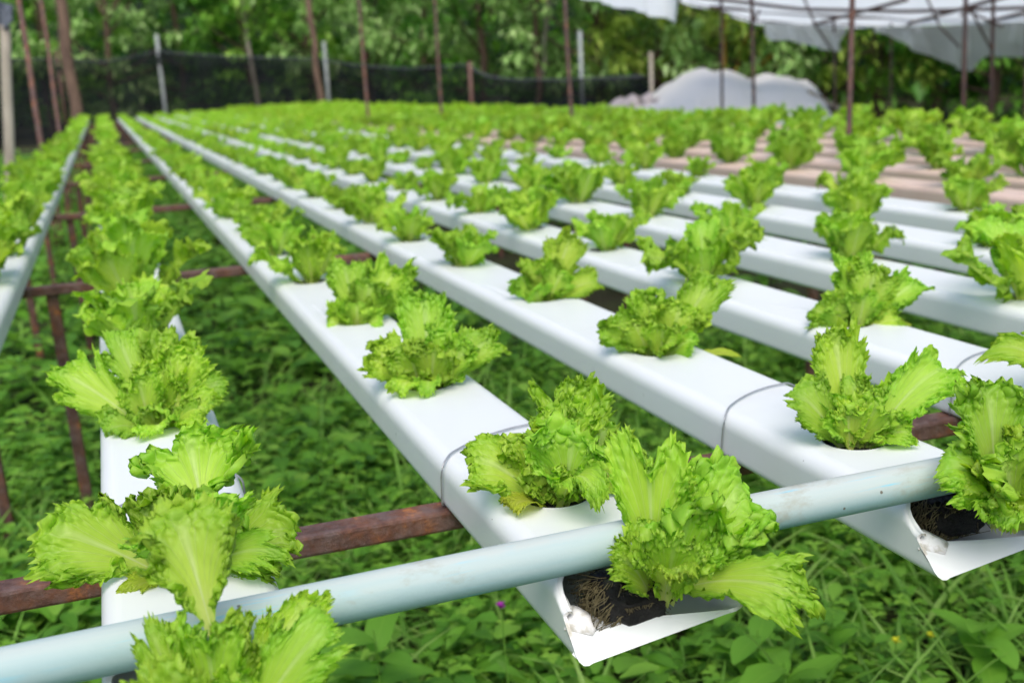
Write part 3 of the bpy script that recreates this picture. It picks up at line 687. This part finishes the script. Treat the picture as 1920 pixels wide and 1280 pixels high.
scatter('broadleaf_ground_cover', 0, np.vstack([Pn, Pf, Pr]), np.r_[patch_scale(Pn, 4, 0)*rng.uniform(.65, 1.35, len(Pn)), rng.uniform(1.6, 2.8, len(Pf)), rng.uniform(2, 3, len(Pr))], 'dense broad leafed weeds covering the ground under the channels')
Pn = zone(5200, -3.5, 8, .8, 10); Pf = zone(2500, -7, 4, 10, 50)
scatter('clover_ground_cover', 1, np.vstack([Pn, Pf]), np.r_[patch_scale(Pn, 3, 2)*rng.uniform(.7, 1.2, len(Pn)), rng.uniform(1.5, 2.6, len(Pf))], 'small bright clover like leaves between the broader weeds')
Pn = zone(4500, -3.5, 8, .8, 10); Pf = zone(2500, -7, 4, 10, 50)
scatter('grass', 2, np.vstack([Pn, Pf]), np.r_[rng.uniform(.6, 1.5, len(Pn)), rng.uniform(1.2, 2.0, len(Pf))], 'thin grass blades rising between the weeds')
#MARK_REST
# single weeds that stand out
def weed(u, v, z, kind, label, sc=1.0, flower=None):
    d = ray(u, v); B = CAM + d*((z-0)/d[2])*S if d[2] < 0 else CAM
    B = np.array(CAM + d*(-(GZ*S-z)/d[2])); B0_ = np.array([B[0], B[1], 0.0])
    e = empty('weed', B0_); tag(e, label, 'weed')
    r = random.Random(int(u)); st = [np.array([0, 0, 0]), np.array([.004, .003, z*.5]), np.array([0, 0, z])]
    V, F = tube(st, .0011, 5); mk('stem', V, F, WEED[2], e)
    if kind == 'flower':
        for i in range(5):
            V, Q, U = blade(.03, .010, 3, .5); link('leaf', qmesh('leaf', rot(V, i*2.1, .3)+[0, 0, z*(.25+.12*i)], Q, U), WEED[2], e)
        Vs, Qs, Us, off = [], [], [], 0
        for i in range(9):
            V, Q, U = blade(.008, .006, 2, .3); V = rot(V, i*.9, .5+.5*(i % 2))+[0, 0, z+.002*(i % 3)]; Vs.append(V); Qs.append(Q+off); off += len(V)
        o = link('flower', qmesh('flower', np.vstack(Vs), np.vstack(Qs)), flower, e)
    else:
        n_ = 7
        for i in range(n_):
            V, Q, U = blade(r.uniform(.05, .075)*sc, r.uniform(.028, .04)*sc, 6, r.uniform(.3, .9), .12); V[:, 0] *= 1+.12*np.sin(V[:, 1]*600)
            link('leaf', qmesh('leaf', rot(V, i*2.4+r.uniform(-.3, .3), r.uniform(.1, .8))+[0, 0, z*(.45+.55*i/n_)], Q, U), WEED[kind], e)
MAG = m_flat('magenta_petal', (.35, .02, .35), (.5, .04, .45), 20, .5); YEL = m_flat('yellow_petal', (.6, .62, .02), (.7, .66, .03), 20, .5)
weed(940, 1140, .22, 'flower', 'thin weed with a tiny magenta flower below the blue pipe', flower=MAG)
weed(1680, 1205, .10, 'flower', 'weed with tiny yellow flowers under the right open channel end', flower=YEL)
weed(1745, 1195, .09, 'flower', 'weed with yellow green flower buds right of the other yellow one', flower=YEL)
weed(535, 875, .16, 0, 'broad leafed weed with an upright oval leaf right of the big lettuce', 1.0)
weed(700, 1180, .20, 0, 'broad leafed weed behind the bottom edge, below the middle of the blue pipe', 1.3)
weed(1420, 1180, .13, 0, 'rounded leaf weed just right of the central open channel end', 1.0)
weed(1560, 1150, .13, 0, 'oval leaf weed between the two open channel ends', .95)
weed(1470, 1240, .12, 1, 'jagged leaf weed at the bottom edge between the open channel ends', 1.3)
weed(1850, 1160, .12, 1, 'leafy weed in the bottom right corner under the right channel', 1.1)

# ------------------------------------------------------------ tall poles, fence, tarps
def polepx(name, mat, u0, v0, u1, v1, dep, rad, label, cat, group=None, extra=0, zbot=None, seg=7, wob=.004, segs=None):
    """round pole through two surveyed points at one distance, carried on down to the ground and up by extra"""
    a, b = at(u0, v0, dep), at(u1, v1, dep); d = (b-a)/np.linalg.norm(b-a)
    t = (a[2]-0)/(-d[2]) if d[2] < 0 else 1; foot = a+d*t; top = a-d*extra
    r = random.Random(int(u0+v0)); base = np.array([foot[0], foot[1], -.02])
    P = [top+(base-top)*i/seg+np.array([r.uniform(-wob, wob), r.uniform(-wob, wob), 0])*(0 < i < seg) for i in range(seg+1)]
    V, F = tube([p_-base for p_ in P], [rad*r.uniform(.96, 1.04) for _ in P] if wob else rad, 10)
    o = mk(name, V, F, mat, None, True, base); tag(o, label, cat, group); return o
G1 = 'tall rusty poles standing among the channels'
polepx('steel_pole', POLE, 1597, 0, 1591, 305, 11.4, 0.0093, 'dark brown steel pole rising through the whole picture right of the white tarp', 'pole', G1, 1.6)
polepx('steel_pole', POLE, 1060, 0, 1072, 230, 20, 0.0109, 'dark brown pole standing in the lettuces just left of the grey fence post', 'pole', G1, 1.2)
polepx('steel_pole', POLE, 815, 0, 828, 215, 27, 0.0116, 'thin brown pole left of the short orange topped fence post', 'pole', G1, 1.0)
polepx('steel_pole', RUST, 672, 0, 690, 208, 30, 0.0124, 'thin leaning rusty pole right of the pale double fence posts', 'pole', G1, 1.0)
polepx('steel_pole', RUSTRED, 34, 0, 78, 275, 20.5, 0.0150, 'orange rusty leaning pole at the left beyond the leftmost channel', 'pole', G1, .6)
polepx('steel_pole', RUSTRED, 78, 10, 112, 245, 27, 0.0150, 'reddish leaning pole right of the orange rusty one at far left', 'pole', G1, .6)
b = polepx('bamboo_post', BAMBOO, 10, 50, 17, 335, 17, .0235, 'pale grey bamboo post at the left edge holding dark shade cloth', 'post', None, 0, seg=8, wob=.003)
# bamboo nodes
Vn, Fn = [], []
# dark cloth over the bamboo post
def sheet(name, top, bot, mat, label, cat, nu=40, nv=10, sag=.03, ns=3.0, thick=.002, seed=1):
    """hanging or sloping sheet between two surveyed polylines of (u, v, distance)"""
    T = np.array([at(*q) for q in top]); Bm = np.array([at(*q) for q in bot])
    def rs(P, n): s_ = np.r_[0, np.cumsum(np.linalg.norm(np.diff(P, axis=0), axis=1))]; return np.stack([np.interp(np.linspace(0, s_[-1], n), s_, P[:, k]) for k in range(3)], 1)
    T, Bm = rs(T, nu), rs(Bm, nu); V = []
    r = np.random.default_rng(seed); ph = r.uniform(0, 6, 6)
    for i in range(nu):
        for j in range(nv):
            t = j/(nv-1); p_ = T[i]*(1-t)+Bm[i]*t; s_ = i/(nu-1)
            w = sag*(math.sin(ns*6*s_+ph[0]+2*t)+.6*math.sin(ns*13*s_+ph[1]-3*t)+.4*math.sin(9*t+ph[2]+5*s_))
            V.append(p_+np.array([w*.3, -w, w*.5*(math.sin(math.pi*t))]))
    V = np.array(V); base = V.mean(0); Q = quads(nu, nv)
    o = link(name, qmesh(name, V-base, Q), mat, None, True, base); 
    if mat is not FILM: m = o.modifiers.new('t', 'SOLIDIFY'); m.thickness = thick
    if label: tag(o, label, cat)
    return o
sheet('shade_cloth', [(-60, -10, 17), (0, 2, 17), (24, 12, 17.1)], [(-60, 40, 17), (0, 60, 16.9), (26, 38, 17)], BLACKCLOTH, 'dark grey shade cloth corner bunched on top of the bamboo post', 'shade cloth', 14, 6, .02)
# black net fence
fe = empty('net_fence', at(600, 210, 60)*[1, 1, 0]); tag(fe, 'low black shade net fence sagging between posts behind the lettuce field', 'fence')
net = [(-120, 112, 66), (0, 112, 66), (90, 110, 65), (200, 116, 65), (262, 104, 64), (292, 96, 64), (330, 100, 63), (420, 106, 62), (560, 110, 60), (605, 112, 60), (660, 122, 57), (760, 129, 52), (876, 122, 47),
       (905, 142, 46), (960, 150, 45), (1072, 150, 42), (1090, 148, 41), (1160, 146, 40), (1222, 141, 39)]
T = np.array([at(*q) for q in net]); n2 = 130
s_ = np.r_[0, np.cumsum(np.linalg.norm(np.diff(T, axis=0), axis=1))]; ss = np.linspace(0, s_[-1], n2); T = np.stack([np.interp(ss, s_, T[:, k]) for k in range(3)], 1)
V = []
for i, p_ in enumerate(T):
    for j in range(12):
        t = j/11; w = .05*math.sin(i*.5+3*t)+.04*math.sin(i*1.3-4*t)
        V.append([p_[0]+w*.5, p_[1]+w-.10*math.sin(min(1, t*5)*math.pi)*(t < .2), p_[2]*(1-t)])
V = np.array(V)-np.array(fe.location); o = link('net', qmesh('net', V, quads(n2, 12)), NET, fe)
V, F = tube([p_-np.array(fe.location)+[0, -.02, 0] for p_ in T[::2]], .012, 6); mk('top_hem', V, F, m_flat('net_hem', (.05, .055, .065), (.10, .105, .12), 9), fe)
for (u, v0, v1, dep, rad, mat, lab) in ((293, 65, 155, 63.6, .055, CONC, 'pale post'), (607, 78, 200, 59, .052, CONC, 'pale post'), (880, 116, 205, 46, .045, RUSTRED, 'short orange rust post'),
                                   (1087, 58, 205, 41, .042, CONC, 'grey post'), (1220, 98, 200, 38.5, .04, BAMBOO, 'yellowish wooden post'), (105, 95, 200, 64.6, .05, POLE, 'dark post')):
    a = at(u, v0, dep); b0 = a*[1, 1, 0]; V, F = tube([a-fe.location, (a+b0)/2-fe.location, b0-fe.location], rad*.55, 8); o = mk('fence_post', V, F, mat, fe, True); o['label'] = lab

# white tarp heap
def heap(pts, dep, depth, mat, label, seed):
    r = np.random.default_rng(seed); P = np.array([at(u, v, dep) for u, v in pts]); nu, nv = 60, 16
    s_ = np.r_[0, np.cumsum(np.linalg.norm(np.diff(P, axis=0), axis=1))]; T = np.stack([np.interp(np.linspace(0, s_[-1], nu), s_, P[:, k]) for k in range(3)], 1)
    back = np.array([sy, cy, 0]); V = []; ph = r.uniform(0, 6, 4)
    for i in range(nu):
        for j in range(nv):
            t = j/(nv-1); a = math.pi*t; y = -math.cos(a)*depth/2; h = math.sin(a)**1.1; p_ = T[i]
            w = .07*abs(math.sin(i*.31+3*t+ph[0]))-.05*abs(math.sin(i*.17-5*t+ph[1]))+.012*math.sin(i*1.1-7*t+ph[1])+.03*math.sin(9*t+i*.2+ph[2])
            V.append([p_[0]+back[0]*y+w, p_[1]+back[1]*y+w, max(0, p_[2]*h+w*h*.6)])
    V = np.array(V); base = V.mean(0); base[2] = 0
    o = link('tarp_heap', qmesh('tarp_heap', V-base, quads(nu, nv)), mat, None, True, base); tag(o, label, 'tarp')
heap([(1150, 205), (1190, 190), (1228, 178), (1262, 155), (1300, 134), (1335, 128), (1368, 138), (1400, 146), (1440, 141), (1478, 147), (1502, 160), (1514, 180), (1516, 212)], 35.5, 2.4, WHITE_TARP,
     'bulky heap covered with a crumpled white tarp at the edge of the forest', 4)
heap([(1100, 215), (1140, 196), (1180, 183), (1225, 176), (1250, 190), (1262, 210)], 34.5, .5, m_film('pinkish_tarp', (.42, .36, .35), (.55, .48, .47), .1), 'greyish pink low tarp fold at the left foot of the white tarp heap', 7)
le = empty('lean_to_board', at(1550, 195, 29)*[1, 1, 0]); tag(le, 'sloping pale board roof leaning down right of the white tarp heap', 'board')
a, b = at(1508, 172, 34.5), at(1590, 216, 34.5); V, F = sqbar(a-le.location, b-le.location, .6, .045, .004); mk('board', V, F, BAMBOO, le)
for q in (a*.9+b*.1, a*.4+b*.6):
    V, F = tube([np.array([q[0], q[1], 0])-le.location, q-np.array([0, 0, .03])-le.location], .025, 6); mk('prop', V, F, POLE, le)

# ------------------------------------------------------------ plastic roofed tunnel at the right
tn = empty('plastic_roof', at(1650, 200, 34)*[1, 1, 0]); tag(tn, 'torn translucent plastic roof on thin steel poles, upper right', 'greenhouse roof')
def rsheet(name, *a, **k): o = sheet(name, *a, None, None, **k); o.location = Vector(o.location)-Vector(tn.location); o.parent = tn; return o
rsheet('roof_sheet', [(1040, -230, 24), (1200, -260, 24), (1300, -260, 24)], [(1092, -4, 32), (1180, 18, 32), (1240, 34, 32), (1268, 44, 31.5)], FILM, nu=40, nv=16, sag=.04)
rsheet('roof_sheet', [(1230, -330, 21), (1500, -360, 21), (1750, -370, 21), (2250, -390, 20)], [(1283, 3, 33), (1347, 24, 33), (1424, 45, 33), (1500, 50, 33), (1600, 52, 33), (1700, 50, 32), (1850, 44, 31), (2150, 36, 30)], FILM, nu=80, nv=24, sag=.05, ns=5)
rsheet('hanging_sheet', [(1422, 40, 32.6), (1480, 45, 32.6), (1585, 52, 32.6)], [(1440, 76, 32.4), (1480, 76, 32.3), (1535, 90, 32.2), (1572, 98, 32.2), (1582, 64, 32.4)], FILM, nu=36, nv=8, sag=.02, ns=4, seed=3)
rsheet('hanging_sheet', [(1640, 52, 31), (1760, 50, 31), (1840, 44, 30.6), (1990, 40, 30)], [(1645, 58, 30.8), (1720, 95, 30.5), (1798, 130, 30.3), (1822, 134, 30.3), (1840, 106, 30.4), (1990, 108, 29.8)], FILM, nu=60, nv=10, sag=.025, ns=4, seed=6)
def rtube(name, pts, rad):
    P = [at(*q)-np.array(tn.location) for q in pts]; V, F = tube(P, rad, 8); mk(name, V, F, POLE, tn, True)
for (u0, u1, dep, rad) in ((1352, 1354, 32, .020), (1408, 1414, 27, .022), (1562, 1566, 32.5, .018), (1812, 1806, 26, .026), (1864, 1858, 29, .024), (1672, 1670, 32, .013), (1930, 1924, 24, .026)):
    a, b = at(u0, -60, dep), at(u1, 212, dep); d = (b-a)/np.linalg.norm(b-a); f = a+d*(a[2]/-d[2])
    V, F = tube([a-tn.location, (a+f)/2-tn.location, f-tn.location], rad*.62, 8); mk('roof_pole', V, F, POLE, tn, True)
for pts in ([(1398, -40, 27), (1416, 40, 27), (1424, 20, 27.5)], [(1500, -20, 30), (1530, 50, 31), (1562, 98, 32.3)], [(1735, -10, 29), (1762, 50, 30), (1800, 90, 30)], [(1822, 22, 26), (1846, 70, 27), (1862, 100, 29)],
            [(1800, 30, 26), (1815, 22, 26), (1880, 50, 26.5)]):
    rtube('brace', pts, .009)
for pts in ([(1290, 1, 32.8), (1424, 40, 32.8), (1600, 46, 32.8), (1800, 42, 31.6), (2100, 32, 30)], [(1270, -30, 29), (1500, -8, 29), (1800, -14, 28), (2100, -20, 27)], [(1270, -10, 31), (1500, 18, 31), (1700, 22, 30), (2100, 10, 28)], [(1330, 14, 32), (1600, 33, 32), (1850, 30, 30.8), (2100, 20, 29)], [(1520, 48, 33), (1700, 0, 26)], [(1700, 46, 32), (1900, -10, 25)], [(1850, 42, 31), (2050, -10, 25)]):
    rtube('purlin', pts, .015)

# ------------------------------------------------------------ trees and forest
TL = {'dark': m_leaf('dark_tree_leaf', [(.025, .11, .014), (.10, .31, .025), (.25, .52, .05)], .3, .5, .9),
      'mid': m_leaf('mid_tree_leaf', [(.10, .29, .025), (.28, .56, .06), (.52, .78, .15)], .32, .5, .9),
      'pale': m_leaf('pale_tree_leaf', [(.18, .38, .08), (.42, .66, .20), (.62, .80, .36)], .35, .5, .9),
      'olive': m_leaf('olive_tree_leaf', [(.14, .26, .03), (.38, .54, .07), (.64, .72, .18)], .3, .55, .9)}
def crown_mesh(seed, nclump, nleaf, ls, Hh, Rw):
    r = np.random.default_rng(seed); tp = [blade(ls*r.uniform(.7, 1.3), ls*.45, 2, .4, .2) for _ in range(6)]
    cl = []
    for i in range(nclump):
        z = r.uniform(.04, 1)**.9; a = r.uniform(0, 6.28); q = r.uniform(.25, 1)**.5*Rw*(.55+.55*math.sin(math.pi*min(1, z*.85+.12)))*r.uniform(.75, 1.2)
        cl.append((q*math.cos(a), q*math.sin(a), z*Hh, r.uniform(.16, .42)))
    Vs, Qs, Us, off = [], [], [], 0
    for ci, (x, y, z, cr) in enumerate(cl):
        for j in range(nleaf):
            V, Q, U = tp[(ci+j) % 6]; d = r.normal(size=3); d /= np.linalg.norm(d); p_ = np.array([x, y, z])+d*[cr, cr, cr*.6]*r.uniform(.3, 1.0)
            Vs.append(rot(V, r.uniform(0, 6.28), r.uniform(-1.0, .5), 0)+p_); Qs.append(Q+off); Us.append(U+[(ci*5+j % 5) % 1021, 0]); off += len(V)
    return qmesh('crown', np.vstack(Vs), np.vstack(Qs), np.vstack(Us)), cl
protos = []
for i in range(5):
    me, cl = crown_mesh(40+i, 95, 42, .15, 4.4+.5*(i % 3), 1.55)
    parts = []; r = random.Random(i); Ht = 3.6
    parts.append(tube([(0, 0, -.1), (.06, .03, Ht*.3), (-.05, .04, Ht*.65), (.03, 0, Ht)], [.075, .06, .045, .02], 8))
    for q in range(12):
        c = cl[q*7]; zb = min(c[2]*.6, Ht*.9); parts.append(tube([(0, 0, zb), (c[0]*.5, c[1]*.5, zb+(c[2]-zb)*.4), c[:3]], [.03, .02, .008], 5))
    V, F = join(parts); tm = bpy.data.meshes.new('trunk'); tm.from_pydata(V, [], F); tm.materials.append(BARK)
    protos.append((me, tm))
crowns = {}
def tree(pi, kind, u, dep, sc, label, rz, ang=True):
    key = (pi, kind)
    if key not in crowns:
        me = protos[pi][0].copy(); me.materials.clear(); me.materials.append(TL[kind]); crowns[key] = me
    p_ = at(u, 200, dep); e = empty('tree', (p_[0], p_[1], max(0, math.hypot(p_[0], p_[1])-14)*.02-.05), rz); e.scale = (sc,)*3; tag(e, label, 'tree', 'trees of the forest edge')
    o = bpy.data.objects.new('crown', crowns[key]); COL.objects.link(o); o.parent = e
    t = bpy.data.objects.new('trunk', protos[pi][1]); COL.objects.link(t); t.parent = e
KD = {'dark': 'dark green', 'mid': 'mid green', 'pale': 'pale grey green', 'olive': 'yellowish olive'}
WHERE = [(-260, 70, 'dark', 'beyond the bamboo post'), (-60, 74, 'dark', 'behind the bamboo post at the far left'), (95, 76, 'mid', 'behind the leaning rusty poles at far left'), (215, 74, 'pale', 'left of the first pale fence post'),
         (345, 80, 'dark', 'right behind the first pale fence post'), (470, 76, 'dark', 'where a pale hanging vine comes down'), (590, 72, 'mid', 'behind the pale double fence posts'), (700, 68, 'pale', 'between the two thin poles left of centre'),
         (800, 66, 'pale', 'behind the thin brown pole left of centre'), (905, 62, 'dark', 'behind the short orange topped fence post'), (1010, 62, 'pale', 'at centre, left of the dark brown pole'), (1130, 58, 'pale', 'right of the grey fence post'),
         (1240, 56, 'olive', 'under the first torn edge of the plastic roof'), (1350, 54, 'olive', 'directly behind the white tarp heap'), (1450, 52, 'pale', 'behind the right half of the white tarp heap'), (1545, 50, 'olive', 'left of the tall dark pole'),
         (1650, 50, 'dark', 'just right of the tall dark pole'), (1755, 48, 'mid', 'under the pale blue hanging sheet'), (1860, 46, 'dark', 'behind the two roof poles at the right'), (1980, 46, 'dark', 'at the right edge under the plastic roof'), (2150, 46, 'mid', 'outside the right edge')]
for i, (u, dep, kd, wh) in enumerate(WHERE):
    tree(i % 5, kd, u, dep, rng.uniform(.92, 1.1), '%s bushy tree %s' % (KD[kd], wh), i*1.3)
# second and third rows: one wooded mass
wm = bpy.data.meshes.new('forest')
Vs, Qs, Us, off = [], [], [], 0
r9 = np.random.default_rng(9)
for j in range(9000):
    u = r9.uniform(-500, 2500); f = np.interp(u, [-400, 1000, 2400], [92, 78, 60]); dep = f*r9.uniform(.96, 1.12); p_ = at(u, 200, dep)
    z = r9.uniform(-.1, 7.0); V, Q, U = blade(.42, .26, 2, .4, .2)
    Vs.append(rot(V, r9.uniform(0, 6.28), r9.uniform(-.9, .5))+[p_[0], p_[1], z]); Qs.append(Q+off); Us.append(U+[j % 1000, 0]); off += len(V)
o = link('forest', qmesh('forest', np.vstack(Vs), np.vstack(Qs), np.vstack(Us)), TL['dark']); o['kind'] = 'stuff'; tag(o, 'dark dense forest filling the gaps behind the edge trees', 'forest')
# wooded bank behind everything
V = []; nb = 60
for j in range(8):
    for i in range(nb):
        u = -900+3800*i/(nb-1); f = np.interp(u, [-400, 1000, 2400], [100, 88, 68]); dep = f+j*9; p_ = at(u, 200, dep); V.append([p_[0], p_[1], .2+2.1*j+.3*math.sin(i*1.7+j)])
o = link('wooded_bank', qmesh('wooded_bank', np.array(V), quads(8, nb)), m_flat('dark_undergrowth', (.006, .014, .005), (.014, .035, .010), 2, .95, .8, .1)); o['kind'] = 'structure'
# trunks and bamboo canes one can pick out
def stick(name, mat, u0, v0, u1, v1, dep, rad, label, cat):
    o = polepx(name, mat, u0, v0, u1, v1, dep, rad, label, cat, None, 0 if 'cane' in name else .5, wob=.03)
    if name == 'trunk':
        e = empty('tree', o.location); tag(e, label, cat); o.location = (0, 0, 0); o.parent = e
        for k_ in ('label', 'category'): del o[k_]
stick('trunk', BARK, 112, 0, 142, 215, 56, .09, 'thick brown tree trunk forking behind the leaning poles at far left', 'tree')
stick('trunk', BARK, 578, 0, 603, 195, 58, .05, 'thin brown trunk leaning against the pale fence post', 'tree')
stick('vine', BAMBOO, 453, 0, 468, 95, 70, .045, 'pale hanging vine in the dark gap of the forest', 'vine')
stick('vine', BAMBOO, 1028, 10, 1015, 150, 58, .035, 'pale thin stem in front of the trees left of the dark brown pole', 'vine')
stick('vine', BARK, 1005, -30, 1008, 150, 57, .04, 'thin dark stem in front of the trees at centre', 'vine')
ORC = m_flat('orange_bamboo', (.34, .17, .02), (.50, .30, .04), 6, .5)
stick('bamboo_cane', ORC, 1358, 40, 1352, 130, 50, .028, 'upright orange bamboo cane behind the white tarp', 'bamboo cane')
stick('bamboo_cane', ORC, 1408, 50, 1376, 140, 50, .035, 'leaning yellow orange bamboo cane behind the white tarp', 'bamboo cane')
stick('bamboo_cane', ORC, 1462, 92, 1436, 116, 50, .02, 'thin faint bamboo cane leaning right of the orange ones', 'bamboo cane')
